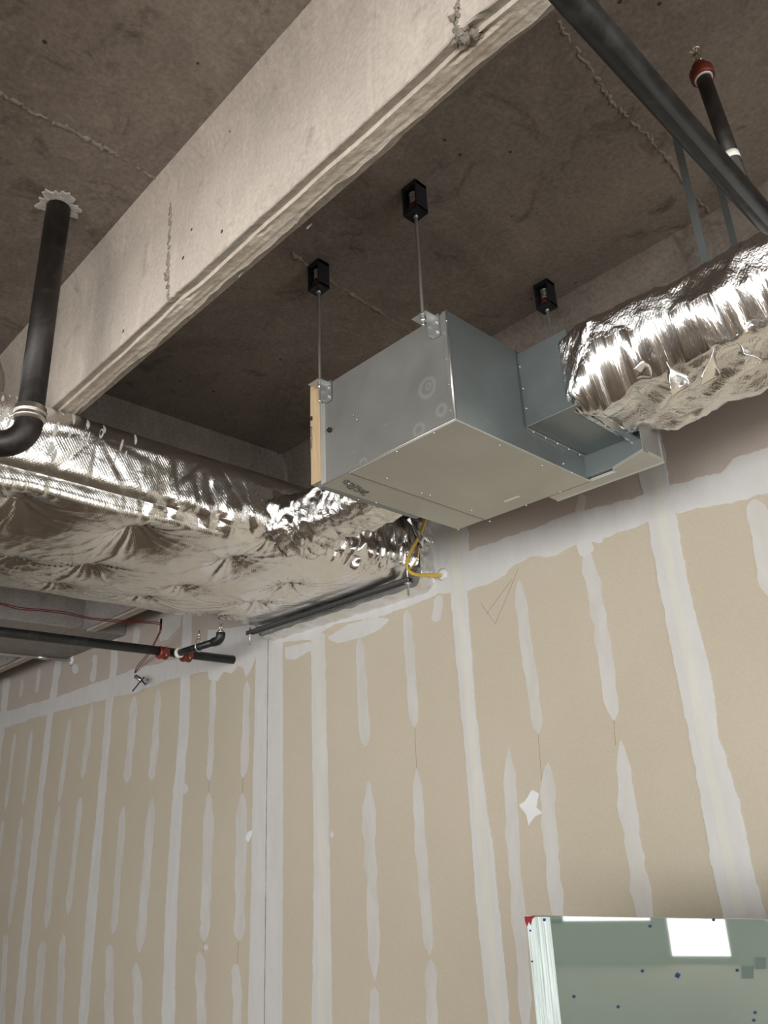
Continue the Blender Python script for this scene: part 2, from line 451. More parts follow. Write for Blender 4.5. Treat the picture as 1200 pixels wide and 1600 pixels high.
for x0, x1, nm in ((-2.2, -1.65, 'a'), (-3.51, -2.93, 'b')):
    bm = newbox((x0 * S, ROOM_Y0, ZB), (x1 * S, WY, ZC + .01), .012)
    if nm == 'b':
        for a, b in (((128, 975), (-10, 1048)), ((92, 1000), (-30, 995))):
            ridge(bm, [P(*a, 'Z', .7475), P(*b, 'Z', .7475)], .004, 1)
    obj('ceiling_girder', bm, [M['girder'] if nm == 'b' else M['slab'], M['ridge']], kind='structure')

# drywall with joint compound, traced as raised patches on the board
def wp(px, py, lift): 
    p = P(px, py, 'Y', 1.43); p.y = WY - lift; return p
bm = bmesh.new()
box(bm, (ROOM_X0, WY, 0), (ROOM_X1, WY + .15, ZC + .1))
NPATCH = [0]
def patch(pts, mi, lift, rag=1.2, sub=None):
    NPATCH[0] += 1; lift += .000022 * (NPATCH[0] % 23)
    out = []
    n = len(pts)
    for i in range(n):
        a = Vector(pts[i]); b = Vector(pts[(i+1) % n]); L = (b - a).length
        k = max(1, int(L / (sub or 5)))
        nn = Vector((-(b - a).y, (b - a).x)).normalized() if L > 0 else Vector((0, 0))
        for t in range(k):
            q = a.lerp(b, t / k)
            d = noise.noise(Vector((q.x * .05, q.y * .05, mi * 3.3))) * 1.3 + noise.noise(Vector((q.x * .17, q.y * .17, 5))) * .8
            out.append(q + nn * d * rag)
    vs = [bm.verts.new(wp(p.x, p.y, lift)) for p in out]
    vb = [bm.verts.new(wp(p.x, p.y, -.0005)) for p in out]
    f = bm.faces.new(vs); f.material_index = mi
    if f.normal.y > 0 or True:
        f.normal_update()
        if f.normal.y > 0: f.normal_flip()
    m_ = len(vs)
    for i in range(m_):
        g = bm.faces.new((vs[i], vs[(i+1) % m_], vb[(i+1) % m_], vb[i])); g.material_index = mi
def strip(rows, mi=1, lift=.0016, rag=1.0, clip=None):
    """rows: (y, left x, right x)"""
    patch([(r[1], r[0]) for r in rows] + [(r[2], r[0]) for r in rows[::-1]], mi, lift, rag)
def screwcol(pts, wd, lift=.0010, mi=2, t0=.18, t1=.12):
    """pts: (x, y) down the middle"""
    path = smoothpath([(x, y, 0) for x, y in pts], 8); n = len(path) - 1; L = []; R = []
    sd = rnd.uniform(0, 50)
    for i, p in enumerate(path):
        t = i / n
        k = min(1, (t / t0) ** .6 if t < t0 else 1) * min(1, ((1 - t) / t1) ** .5 if t > 1 - t1 else 1)
        k = max(k, .12) * (1 + .22 * noise.noise(Vector((sd, p.y * .025, 0))))
        jl = 1 + .35*noise.noise(Vector((sd, p.y*.06, 7))); jr = 1 + .35*noise.noise(Vector((sd, p.y*.06, 19)))
        L.append((p.x - wd*k*jl/2, p.y)); R.append((p.x + wd*k*jr/2, p.y))
    patch(L + R[::-1], mi, lift, .7, 12)
# horizontal joint between the board rows
def hband(rows, mi=1, lift=.0020, rag=1.8): patch([(r[0], r[1]) for r in rows] + [(r[0], r[2]) for r in rows[::-1]], mi, lift, rag)
hband([(-40, 1124, 1150), (8, 1112, 1137), (83, 1090, 1113), (167, 1062, 1092), (208, 1046, 1083), (250, 1037, 1067), (292, 1025, 1055), (330, 1005, 1048), (395, 985, 1018), (440, 970, 1003), (485, 962, 1000), (525, 945, 976), (600, 920, 962), (656, 900, 942), (680, 885, 928), (706, 876, 925)])
hband([(700, 872, 925), (722, 864, 924), (765, 850, 912), (790, 840, 900), (800, 836, 886), (832, 828, 870), (867, 812, 868), (900, 800, 852), (950, 788, 838), (1010, 773, 817), (1055, 757, 802), (1125, 740, 790), (1145, 718, 785), (1200, 700, 770), (1260, 682, 750)], 1, .0020, 2.4)
# compound smeared round the duct and pipe penetrations
patch([(325, 985), (398, 975), (402, 1020), (392, 1048), (384, 1058), (380, 1044), (372, 1040), (362, 1052), (350, 1050), (340, 1064), (327, 1062), (322, 1030)], 1, .0023, 1.0)
patch([(446, 1012), (485, 1003), (488, 1016), (460, 1031), (447, 1030)], 1, .0023, .8)
patch([(512, 996), (545, 975), (586, 965), (610, 968), (595, 983), (569, 996), (529, 1005), (516, 1001)], 1, .0023, 1.0)
patch([(640, 820), (688, 800), (700, 860), (696, 905), (690, 925), (670, 936), (640, 945), (600, 952), (560, 960), (520, 972), (520, 940), (640, 900)], 1, .0024, 1.2)
patch([(250, 960), (286, 950), (282, 978), (262, 1000), (250, 1002), (246, 985)], 2, .0012, 1.0)
for cx, cy, rx, ry in ((118, 1045, 5, 8), (285, 1232, 9, 9), (519, 1304, 3, 5), (322, 1480, 4, 5), (935, 844, 7, 5)):
    patch([(cx + rx * math.cos(a), cy + ry * math.sin(a)) for a in [k * math.pi / 5 for k in range(10)]], 1, .0022, .6, 4)
# vertical joints
strip([(1060, 6, 16), (1130, 0, 8), (1200, -9, -1), (1300, -24, -14)])
strip([(1030, 87, 97), (1124, 73, 82), (1262, 56, 66), (1412, 40, 50), (1620, 19, 33)], 1, .0017)
strip([(985, 176, 185), (1037, 173, 184), (1086, 167, 177), (1262, 152, 163), (1412, 136, 151), (1620, 121, 135)], 1, .0017)
strip([(950, 287, 301), (1041, 283, 298), (1131, 281, 295), (1262, 269, 285), (1412, 259, 277), (1620, 252, 272)], 1, .0017)
strip([(985, 401, 442), (1206, 396, 442), (1381, 393, 442), (1620, 387, 441)], 1, .0022, .7)
strip([(985, 419.2, 420.2), (1206, 417.1, 418.0), (1381, 415.3, 416.3), (1620, 412.9, 414.1)], 4, .0026, .3)
strip([(990, 486, 507), (1206, 489, 512), (1381, 491, 516), (1620, 487, 519)], 1, .0017)
strip([(1000, 493, 503), (1206, 495, 507), (1381, 498, 511), (1620, 497, 511)], 3, .0021, .4)
strip([(800, 690, 722), (835, 695, 733), (917, 703, 730), (1075, 717, 741), (1206, 730, 754), (1337, 739, 772), (1468, 750, 785), (1620, 766, 800)], 1, .0024, 1.2)
strip([(800, 700, 714), (917, 710, 723), (1075, 724, 736), (1206, 737, 749), (1337, 748, 763), (1468, 759, 774), (1620, 777, 790)], 3, .0027, .5)
strip([(660, 990, 1030), (750, 1000, 1045), (825, 1015, 1060), (925, 1032, 1078), (1050, 1055, 1110), (1150, 1077, 1124), (1250, 1095, 1155), (1350, 1112, 1175), (1430, 1130, 1197), (1620, 1165, 1245)], 1, .0024, 2.0)
strip([(660, 1003, 1018), (750, 1018, 1034), (925, 1046, 1060), (1050, 1072, 1088), (1150, 1090, 1106), (1250, 1112, 1128), (1350, 1132, 1148), (1430, 1150, 1166), (1620, 1190, 1208)], 3, .0028, .6)
# screw lines between the joints
for pts, wd in (([(24, 1144), (8, 1266)], 5), ([(5, 1281), (-4, 1350)], 5), ([(50, 1139), (36, 1259)], 5), ([(34, 1276), (26, 1350), (14, 1450)], 7),
        ([(9, 1459), (8, 1490), (2, 1610)], 9), ([(110, 1120), (92, 1255)], 7), ([(93, 1259), (84, 1330), (72, 1452)], 9), ([(68, 1469), (62, 1530), (56, 1615)], 12),
        ([(144, 1100), (129, 1217)], 8), ([(126, 1246), (118, 1320), (106, 1429)], 8), ([(99, 1459), (96, 1530), (91, 1615)], 10), ([(210, 1088), (205, 1150), (198, 1223)], 11),
        ([(193, 1260), (186, 1350), (177, 1459)], 10), ([(172, 1476), (171, 1520), (170, 1615)], 13), ([(248, 1077), (243, 1150), (237, 1219)], 10), ([(238, 1246), (228, 1370), (218, 1489)], 13),
        ([(213, 1503), (215, 1550), (215, 1615)], 13), ([(334, 1050), (331, 1130), (327, 1220)], 9), ([(327, 1238), (323, 1370), (319, 1471)], 15), ([(312, 1487), (314, 1540), (316, 1615)], 15),
        ([(386, 1064), (384, 1140), (380, 1215)], 11), ([(379, 1239), (376, 1370), (374, 1470)], 17), ([(368, 1506), (370, 1550), (371, 1615)], 14), ([(562, 995), (566, 1080), (571, 1166)], 15),
        ([(576, 1220), (577, 1300), (581, 1376), (586, 1532)], 18), ([(585, 1543), (586, 1615)], 15), ([(636, 953), (640, 1020), (648, 1136)], 15), ([(651, 1202), (660, 1350), (672, 1492)], 17),
        ([(673, 1499), (676, 1615)], 18), ([(687, 930), (681, 972)], 14), ([(811, 907), (820, 990), (832, 1070), (841, 1145)], 19), ([(856, 1192), (857, 1270), (865, 1360), (873, 1440)], 22),
        ([(914, 850), (935, 960), (959, 1125)], 23), ([(909, 772), (904, 812)], 13), ([(970, 1158), (985, 1290), (1000, 1380), (1012, 1460)], 28), ([(795, 1167), (801, 1300), (812, 1440), (824, 1615)], 20),
        ([(1180, 780), (1190, 840), (1206, 935)], 32), ([(149, 1023), (145, 1067)], 8), ([(62, 1044), (57, 1083)], 6), ([(35, 1060), (32, 1090)], 5), ([(214, 979), (212, 1008)], 10), ([(1225, 1120), (1260, 1430)], 30)):
    screwcol(pts, wd)
patch([(900, 848), (922, 842), (928, 860), (915, 872), (905, 868)], 1, .0021, 1.2)
for pts in ([(820, 1252), (832, 1234), (842, 1240), (838, 1262), (848, 1270), (836, 1276), (826, 1290), (822, 1272), (812, 1258)], [(384, 1310), (388, 1300), (396, 1296), (393, 1306), (388, 1316)]):
    patch(pts, 5, .0018, .8, 4)
for a, b in (((327, 1220), (327, 1238)), ((380, 1215), (379, 1239)), ((648, 1138), (651, 1200)), ((841, 1148), (848, 1240)), ((959, 1126), (962, 1165)), ((373, 1470), (371, 1505)), ((319, 1471), (317, 1487)),
             ((751, 942), (774, 975)), ((774, 975), (795, 925)), ((795, 925), (810, 888)), ((760, 960), (800, 905))):
    dv = Vector(b) - Vector(a); nn = Vector((-dv.y, dv.x)).normalized() * .35
    a = Vector(a); b = Vector(b)
    patch([a + nn, b + nn, b - nn, a - nn], 6, .0007, 0, 999)
obj('wall_back', bm, [M['board'], M['mud'], M['mud_thin'], M['tape'], M['dark_line'], M['mud_blob'], M['pencil']], kind='structure')

# ------------------------------------------------------------------ insulated ducts
def rrect(a0, a1, b0, b1, r, step):
    """rounded outline, returns list of (a, b, na, nb, s): a horizontal, b vertical, clockwise from bottom-left corner"""
    pts = []
    def line(p, q):
        L = math.hypot(q[0]-p[0], q[1]-p[1]); k = max(1, int(L / step))
        for i in range(k): pts.append((p[0]+(q[0]-p[0])*i/k, p[1]+(q[1]-p[1])*i/k))
    def cor(cx, cy, t0):
        k = max(3, int(r * 1.57 / step))
        for i in range(k):
            t = math.radians(t0 + 90 * i / k); pts.append((cx + r*math.cos(t), cy + r*math.sin(t)))
    line((a0+r, b0), (a1-r, b0)); cor(a1-r, b0+r, -90); line((a1, b0+r), (a1, b1-r)); cor(a1-r, b1-r, 0)
    line((a1-r, b1), (a0+r, b1)); cor(a0+r, b1-r, 90); line((a0, b1-r), (a0, b0+r)); cor(a0+r, b0+r, 180)
    n = len(pts); out = []; s = 0
    for i, p in enumerate(pts):
        q0 = pts[i-1]; q1 = pts[(i+1) % n]
        tx, ty = q1[0]-q0[0], q1[1]-q0[1]; L = math.hypot(tx, ty)
        out.append((p[0], p[1], ty/L, -tx/L, s)); s += math.hypot(pts[(i+1) % n][0]-p[0], pts[(i+1) % n][1]-p[1])
    return out
def duct(name, outline_fn, us, to3, disp, material, parent, caps=True):
    bm = bmesh.new(); uvl = bm.loops.layers.uv.new('UVMap'); rings = []; uvs = []
    for u in us:
        ol = outline_fn(u); ring = []; uvr = []
        for a, b, na, nb, s in ol:
            d = disp(u, a, b, na, nb, s)
            du = 0
            if isinstance(d, tuple): d, du = d
            ring.append(bm.verts.new(to3(u + du, a + na*d, b + nb*d))); uvr.append((u, s))
        rings.append(ring); uvs.append(uvr)
    n = min(len(r) for r in rings)
    for i in range(len(rings)-1):
        for k in range(n):
            k2 = (k+1) % n
            f = bm.faces.new((rings[i][k], rings[i+1][k], rings[i+1][k2], rings[i][k2])); f.smooth = True
            s2 = uvs[i][k2][1] if k2 else uvs[i][k][1] + .02
            s2b = uvs[i+1][k2][1] if k2 else uvs[i+1][k][1] + .02
            for lp, uv in zip(f.loops, ((uvs[i][k]), (uvs[i+1][k]), (uvs[i+1][k2][0], s2b), (uvs[i][k2][0], s2))): lp[uvl].uv = uv
    if caps:
        bm.faces.new(rings[0]); bm.faces.new(rings[-1][::-1])
    bmesh.ops.recalc_face_normals(bm, faces=bm.faces)
    return obj(name, bm, material, parent, True)
def crumple(x, y, z, sc):
    """height of creased sheet: every cell tilts its own way"""
    q = Vector((x, y, z)) * sc
    q += Vector((noise.noise(q*.7), noise.noise(q*.7 + Vector((7, 0, 0))), 0)) * .5
    d, p = noise.voronoi(q)
    c = p[0]; a = noise.noise(c * 5.3 + Vector((1, 2, 3))) * 14
    h = (q - c).dot(Vector((math.cos(a), math.sin(a), 0)))
    e = min(1, (d[1] - d[0]) * 5)
    return h * e / sc
def ridged(x, y, z):
    return 1 - abs(noise.noise(Vector((x, y, z)))) * 2

# big supply duct running back through the wall
DX0, DX1, DZ0, DZ1 = -1.975*S, -1.292*S, .563*S, .742*S
PZ = .563
pins = []
for px, py, dep in ((21, 789, .05), (134, 881, .055), (81, 914, .045), (205, 837, .075), (282, 913, .055), (217, 934, .05), (360, 879, .05), (328, 963, .04),
                    (397, 938, .045), (451, 912, .04), (584, 897, .03), (430, 858, .05), (-60, 860, .06), (20, 868, .03), (-120, 905, .05), (490, 945, .02), (365, 978, .03)):
    q = P(px, py, 'Z', PZ) - CAMP; pins.append((q.x, q.y, dep, rnd.uniform(0, 6), rnd.choice((5, 6, 7))))
def disp_main(u, a, b, na, nb, s):
    d = 0.0
    if nb < .5:
        zz = (b - DZ0) / (DZ1 - DZ0)
        # bottom face and its rolled edge
        wgt = 1.0 if nb < -.5 else max(0.0, 1 - zz * 3)
        if wgt > 0:
            cx = (a - (DX0 + DX1) / 2) / ((DX1 - DX0) / 2)
            d += wgt * (.080 * max(0, 1 - cx*cx) - .022)
            for qx, qy, dep, ph, nf in pins:
                dx, dy = a - qx, u - qy
                r = math.hypot(dx, dy)
                if r < .75:
                    th = math.atan2(dy, dx)
                    # asymmetric pull: a sharp hollow toward the camera side, long shallow pleats beyond
                    k = 1.0 + .5*math.cos(th - 2.2)
                    d -= wgt * dep * math.exp(-(r / (.105*k))) * 1.75
                    w1 = th + .35*noise.noise(Vector((dx*5, dy*5, ph)))
                    f = abs(math.sin(nf * w1 * .5 + ph))
                    d += wgt * .022 * (1 - f)**5 * min(1, r/.05) * math.exp(-r / .13)
                    f2 = abs(math.sin(nf * 1.5 * w1 + ph * 2))
                    d += wgt * .010 * (1 - f2)**3 * min(1, r/.05) * math.exp(-r / .16)
            d += wgt * .006 * noise.noise(Vector((a*3.5, u*3.5, 1)))
    if na > .3:   # side face toward the room
        zz = (b - DZ0) / (DZ1 - DZ0)
        env = math.exp(-((u - 1.80) / .28)**2) + .45 * math.exp(-((u - 2.65) / .22)**2) + 1.3 * math.exp(-((u - 3.02) / .16)**2)
        low = math.exp(-zz * 2.0)
        d += na * env * low * (crumple(u*1.3 + b*.5, b*.6, 3, 5) * .34 + crumple(u*1.5, b*.8, 6, 13) * .22)
        d -= na * .088 * max(0, 1 - zz)**1.6 * min(1, max(0, (2.3 - u) / 1.0))
        d += .008 * noise.noise(Vector((u*2.5, b*3, 8))) + .004 * noise.noise(Vector((u*8, b*9, 2)))
        # diagonal pulls from the hanger point on the top edge
        for pu, pb, am in ((1.80, DZ1 - .02, .012), (1.25, DZ1 - .1, .006)):
            r = math.hypot(u - pu, b - pb); th = math.atan2(b - pb, u - pu)
            d -= am * math.exp(-r / .10) + am * .9 * max(0, math.cos(th * 9 + pu))**3 * (r/.1) * math.exp(-r / .16)
    d += .0012 * noise.noise(Vector((u*22, s*22, 4)))
    if na > .3 and u > 2.55: d += .9 * crumple(u*1.6, b*.5, 12, 11) * min(1, (u - 2.55)/.2) * (.25 if nb > .3 else .5)
    if nb < -.3:
        k = min(1, max(0, (u - 2.75) / .22)); d = d * (1 - .8*k) - .016 * k*k*(3 - 2*k)
    return d
us = [-.3 + .02*i for i in range(60)]; us = [u for u in us if u < .75] + [.75 + .0085*i for i in range(int((WY - .75)/.0085) + 1)] + [WY + .12]
main = thing('insulated_duct', (0, 0, 0), 'large foil-wrapped rectangular duct with pinned quilted underside passing through the drywall', 'air duct')
duct('foil_wrap', lambda u: rrect(DX0, DX1, DZ0, DZ1, .12, .011), us, lambda u, a, b: Vector((a, u, b + CAM_H)), disp_main, M['foil'], main)
# plaster splashes on the side below the drain pipe
bm = bmesh.new(); ol = [q for q in rrect(DX0, DX1, DZ0, DZ1, .12, .011) if q[2] > .2]
for _ in range(46):
    u = rnd.uniform(.72, 1.45); b = DZ1 - rnd.uniform(.02, .30) * (1 - .5 * (u - .72)); ln = rnd.uniform(.008, .040); wd = rnd.uniform(.004, .009)
    vs = []
    for k in range(10):
        a_ = 2*math.pi*k/10; bb = b + ln*math.sin(a_); uu = u + wd*math.cos(a_) + .15*(bb - b)
        q = min(ol, key=lambda q: abs(q[1] - bb)); d = disp_main(uu, q[0], q[1], q[2], q[3], q[4]) + .0015
        vs.append(bm.verts.new((q[0] + q[2]*d, uu, q[1] + q[3]*d + CAM_H)))
    bm.faces.new(vs)
bmesh.ops.triangulate(bm, faces=bm.faces)
obj('plaster_splashes', bm, M['seal'], main, label='off-white plaster splashes')['kind'] = 'stuff'
# metal pin washers at the pulled-in points
for qx, qy, dep, ph, nf in pins[:12]:
    if qy < .4: continue
    bmw = bmesh.new(); tube(bmw, [(qx, qy, CAM_H + DZ0 + dep*1.2 - .034), (qx, qy, CAM_H + DZ0 + dep*1.2 - .026)], .010, 10)
    obj('pin_washer', bmw, M['zinc'], main)
# foil collar where it meets the drywall
def coll(u): return rrect(DX0 - .0, DX1 + .025, DZ0 - .03, DZ1 + .0, .07, .02)
duct('foil_collar', coll, [WY - .10 + .012*i for i in range(10)], lambda u, a, b: Vector((a, u, b + CAM_H)),
     lambda u, a, b, na, nb, s: .02*(u - WY + .10)/.1 + .010 * noise.noise(Vector((a*14, u*8, b*14))), M['foil_rough'], main, False)

# branch duct from the big duct to the plenum
br = thing('branch_duct', (0, 0, 0), 'crumpled foil-wrapped branch duct between the big duct and the left end of the plenum', 'air duct')
def disp_br(u, a, b, na, nb, s):
    end = max(0, 1 - (u + 1.29*S) / .30)
    d = crumple(u*1.6 + s*.5, s*.8, 2, 9) * (.20 + .5*end) + crumple(u*1.3, s, 8, 22) * .18
    return d + .008 * noise.noise(Vector((u*5, s*5, 3))) + .05 * max(0, 1 - (u + 1.31*S)/.16)**2 * (1 if nb > -.3 else .4)
duct('foil_wrap', lambda u: rrect(.955*S, 1.085*S, .572*S, .675*S, .075, .009), [-1.31*S + .008*i for i in range(int(.352*S/.008))],
     lambda u, a, b: Vector((u, a, b + CAM_H)), disp_br, M['foil_rough'], br)
bmf = bmesh.new()
a = [P(636, 812, 'Y', 1.05), P(641, 809, 'Y', 1.05), P(652, 828, 'Y', 1.06), P(648, 832, 'Y', 1.05), P(662, 838, 'Y', 1.06), P(657, 848, 'Y', 1.05), P(661, 858, 'Y', 1.06), P(652, 855, 'Y', 1.055)]
for i in range(0, 6, 2):
    q = [a[i], a[i+1], a[i+3], a[i+2]]; vs = [bmf.verts.new(p) for p in q]; bmf.faces.new(vs)
bmesh.ops.remove_doubles(bmf, verts=bmf.verts, dist=.0005)
r = bmesh.ops.solidify(bmf, geom=bmf.faces, thickness=.0012)
obj('tape_flap', bmf, M['foil_tape'], br)

# supply duct leaving the plenum to the right
rd = thing('wrapped_duct', (0, 0, 0), 'foil-wrapped duct with torn crumpled insulation leaving the plenum to the right', 'air duct')
def out_r(u):
    t = min(1, max(0, (u + .572*S) / (.33*S)))
    k = min(1.6, max(0, (u + .572*S) / (.33*S)))
    g = min(1, t * 5)
    return rrect((.977 - .012*g)*S, (1.145 + .035*g + .01*t)*S, (.592 - .006*g + .026*k)*S, (.730 + .012*g - .016*k)*S, .045 + .03*g, .0095)
def disp_r(u, a, b, na, nb, s):
    t = (u + .572*S)
    e = min(1, max(0, t / .08))
    if e < .02: return 0.0
    band = math.exp(-((b - .605*S) / .075)**2) * (1 if na < 0 else .5)      # worst along the lower front corner
    d = .016 * noise.noise(Vector((u*2.2, s*2.2, 11))) * e
    d += e * crumple(u, s, 1, 4.6) * (.12 + .28*band)
    d += e * crumple(u, s, 5, 11) * (.10 + .2*band)
    d += e * crumple(u, s, 9, 24) * (.06 + .14*band)
    f = 1 - abs(noise.noise(Vector((u*3.2 + s*2.2, s*3 - u*1.5, 5)))) * 3
    d += e * .016 * max(0, f) * (.2 + band)
    if nb < -.4: d += .014 * e * (1 - abs(noise.noise(Vector((u*3 + a*5, a*2, 2))))*2.5)
    return d
duct('foil_wrap', out_r, [-.572*S + .009*i for i in range(int(.62*S/.009))] + [.06*S + .04*i for i in range(14)],
     lambda u, a, b: Vector((u, a, b + CAM_H)), disp_r, M['foil_rough'], rd)
for pts in ([(1040, 566), (1082, 600), (1052, 618), (1046, 610)], [(1112, 545), (1128, 588), (1098, 600), (1096, 592)], [(1150, 536), (1185, 548), (1196, 562), (1165, 550)], [(1006, 560), (1022, 588), (994, 592), (992, 575)]):
    bmf = bmesh.new(); vs = [bmf.verts.new(P(x, y, 'Y', yy)) for (x, y), yy in zip(pts, (.958, .985, .975, .95))]
    bmf.faces.new(vs); bmesh.ops.subdivide_edges(bmf, edges=bmf.edges, cuts=5, use_grid_fill=True)
    for v in bmf.verts: v.co += Vector((1, 1, 1)) * .014 * noise.noise(v.co * 22)
    bmesh.ops.solidify(bmf, geom=bmf.faces, thickness=.002)
    obj('torn_flap', bmf, M['foil_tape'], rd, True)
# tape across the underside near the plenum
bmf = bmesh.new(); A0 = P(930, 642, 'Z', .589); A1 = P(1000, 690, 'Z', .589)
uvn = bmf.loops.layers.uv.new('UVMap'); g = []
for i in range(13):
    t = i / 12; c = A0.lerp(A1, t)
    g.append([bmf.verts.new(c + Vector(((k - 2)*.010, 0, -.012 - .004*noise.noise(Vector((i*.8, k*.9, 0)))))) for k in range(5)])
for i in range(12):
    for k in range(4): bmf.faces.new((g[i][k], g[i][k+1], g[i+1][k+1], g[i+1][k]))
bmesh.ops.solidify(bmf, geom=bmf.faces, thickness=.001)
obj('foil_tape', bmf, M['foil_tape'], rd, True)

# hanger straps of that duct
for (x, y, w_, lab) in ((-.330, 1.0, .026, 'nearer'), (-.334, 1.165, .024, 'farther')):
    bm = bmesh.new(); c = W(x, y, 1); box(bm, (c.x - w_/2, c.y - .001, CAM_H + .725*S), (c.x + w_/2, c.y + .001, ZC - .002))
    st = obj('hanger_strap', bm, M['galv_shaded'])
    tag(st, 'flat galvanised hanger strap above the right foil duct, %s' % ('left of the two' if lab == 'nearer' else 'right of the two'), 'duct strap')
    b2 = bmesh.new(); box(b2, (c.x - w_/2, c.y - .03, ZC - .004), (c.x + w_/2, c.y + .001, ZC - .001)); tube(b2, [(c.x, c.y - .015, ZC - .012), (c.x, c.y - .015, ZC - .003)], .007, 8)
    obj('strap_anchor', b2, M['zinc'], st)

# ------------------------------------------------------------------ sheet-metal plenum
pl = thing('sheet_metal_plenum', (0, 0, 0), 'large galvanised sheet-metal box hanging on threaded rods below the slab', 'air duct')
BX0, BX1, BY0, BY1, BZ0, BZ1 = -.955*S, -.653*S, .802*S, 1.152*S, .546*S, .738*S
def WZ(z): return z + CAM_H
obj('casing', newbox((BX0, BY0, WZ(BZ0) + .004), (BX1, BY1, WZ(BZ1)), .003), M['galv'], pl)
obj('side_shade_sheet', newbox((BX1, BY0 + .004, WZ(BZ0) + .006), (BX1 + .0015, BY1 - .002, WZ(BZ1) - .003)), M['galv_shaded'], pl)  # sheet added over the casing's right face to give it the shaded tone
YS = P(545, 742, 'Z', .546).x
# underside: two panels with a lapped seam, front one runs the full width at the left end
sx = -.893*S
obj('bottom_panel', newbox((BX0 - .004, BY0 - .003, WZ(BZ0)), (sx + .012, BY1 + .003, WZ(BZ0) + .004), .001), M['galv_lit'], pl)
obj('bottom_panel', newbox((sx + .014, BY0 - .003, WZ(BZ0) - .0025), (BX1 + .003, BY1 + .003, WZ(BZ0) + .0045), .001), M['galv_lit'], pl)
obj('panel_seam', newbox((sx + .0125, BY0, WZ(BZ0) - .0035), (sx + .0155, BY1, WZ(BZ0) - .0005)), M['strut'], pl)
obj('end_angle', newbox((BX0 - .030, BY0 + .0, WZ(BZ0) - .001), (BX0 - .002, BY1 - .25, WZ(BZ0) + .022), .001), M['galv_shaded'], pl)
obj('end_flange', newbox((BX0 - .006, BY0 - .006, WZ(BZ0) + .004), (BX0 + .022, BY0 + .0, WZ(BZ1)), .0015), M['galv_lit'], pl)
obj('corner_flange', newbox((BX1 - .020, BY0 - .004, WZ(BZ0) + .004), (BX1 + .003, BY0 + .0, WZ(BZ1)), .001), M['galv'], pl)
obj('corner_seam', newtube([(BX1, BY0 - .004, WZ(BZ0) + .004), (BX1, BY0 - .004, WZ(BZ1))], .004, 8), M['galv_bright'], pl)
obj('bottom_hem', newtube([(BX0, BY0 - .004, WZ(BZ0) + .003), (BX1, BY0 - .004, WZ(BZ0) + .003)], .0028, 8), M['galv_bright'], pl)
ye = .977*S
# smaller section to the right
obj('side_section', newbox((BX1 - .002, ye, WZ(.592*S)), (-.555*S, 1.146*S, WZ(.731*S)), .002), M['galv_shaded'], pl)
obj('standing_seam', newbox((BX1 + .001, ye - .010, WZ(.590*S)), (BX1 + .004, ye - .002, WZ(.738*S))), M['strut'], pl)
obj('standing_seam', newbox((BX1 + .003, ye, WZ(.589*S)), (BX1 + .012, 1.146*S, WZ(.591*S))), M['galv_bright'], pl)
obj('lower_casing', newbox((BX1 - .004, 1.1465*S, WZ(.552*S)), (-.541*S, 1.182*S, WZ(.60*S)), .001), M['galv_shaded'], pl)
bm = bmesh.new(); prism(bm, [(-.741*S, 1.156*S), (-.60*S, 1.156*S), (-.60*S, 1.143*S), (-.529*S, 1.118*S), (-.527*S, 1.182*S), (-.741*S, 1.184*S)], 'Z', WZ(.5455*S), WZ(.551*S))
obj('lower_tray', bm, M['galv_lit'], pl)
bm = bmesh.new(); box(bm, (-.741*S, 1.182*S, WZ(.5445*S)), (-.527*S, 1.186*S, WZ(.60*S)))
obj('tray_lip', bm, M['galv_bright'], pl)
obj('end_plate', newbox((-.5295*S, 1.118*S, WZ(.546*S)), (-.5285*S, 1.184*S, WZ(.60*S))), M['galv'], pl)
obj('label_strip', newbox(P(787, 784, 'Z', .5445), P(787, 784, 'Z', .5445) + Vector((.0, .0, 0)) + Vector((.078, .012, .0012))), M['white'], pl)
def screw(p, n, r=.006):
    n = Vector(n); b = newtube([Vector(p), Vector(p) + n*.003, Vector(p) + n*.0055], [r, r, r*.5], 8); obj('screw', b, M['galv_bright'], pl)
for px, py in ((545, 768-13), (606, 707), (620, 705), (605, 747), (659, 770), (672, 773), (716, 827), (737, 797), (765, 814), (781, 695), (847, 727), (822, 789), (880, 724), (875, 768), (893, 738), (678, 676), (560, 792-12), (588, 785)):
    q = P(px, py, 'Z', .5445)
    if BX0 - .02 < q.x < -.52*S and BY0 < q.y < 1.19*S: screw((q.x, q.y, WZ(.5445*S) + .0005), (0, 0, -1), .0045)
for px, py in ((809, 575), (814, 609), (819, 640)): q = P(px, py, 'Y', .9765); screw((q.x + .01, ye - .0, q.z), (0, -1, 0), .004)
for t in (.1, .3, .5, .7, .9): screw((BX1 + .008, ye + (1.146*S - ye)*t, WZ(.589*S)), (0, 0, -1), .004)
for px, py in ((697, 520), (700, 560), (704, 600), (706, 640), (514, 668), (700, 500), (560, 655), (554, 648)): q = P(px, py, 'Y', .80); screw((q.x - .006, BY0 - .004, q.z), (0, -1, 0), .0035)
q = P(515.5, 672, 'Y', .80)
obj('rubber_grommet', newtube([(q.x, BY0 - .006, q.z), (q.x, BY0 - .014, q.z)], [.011, .009], 12), M['rubber'], pl)
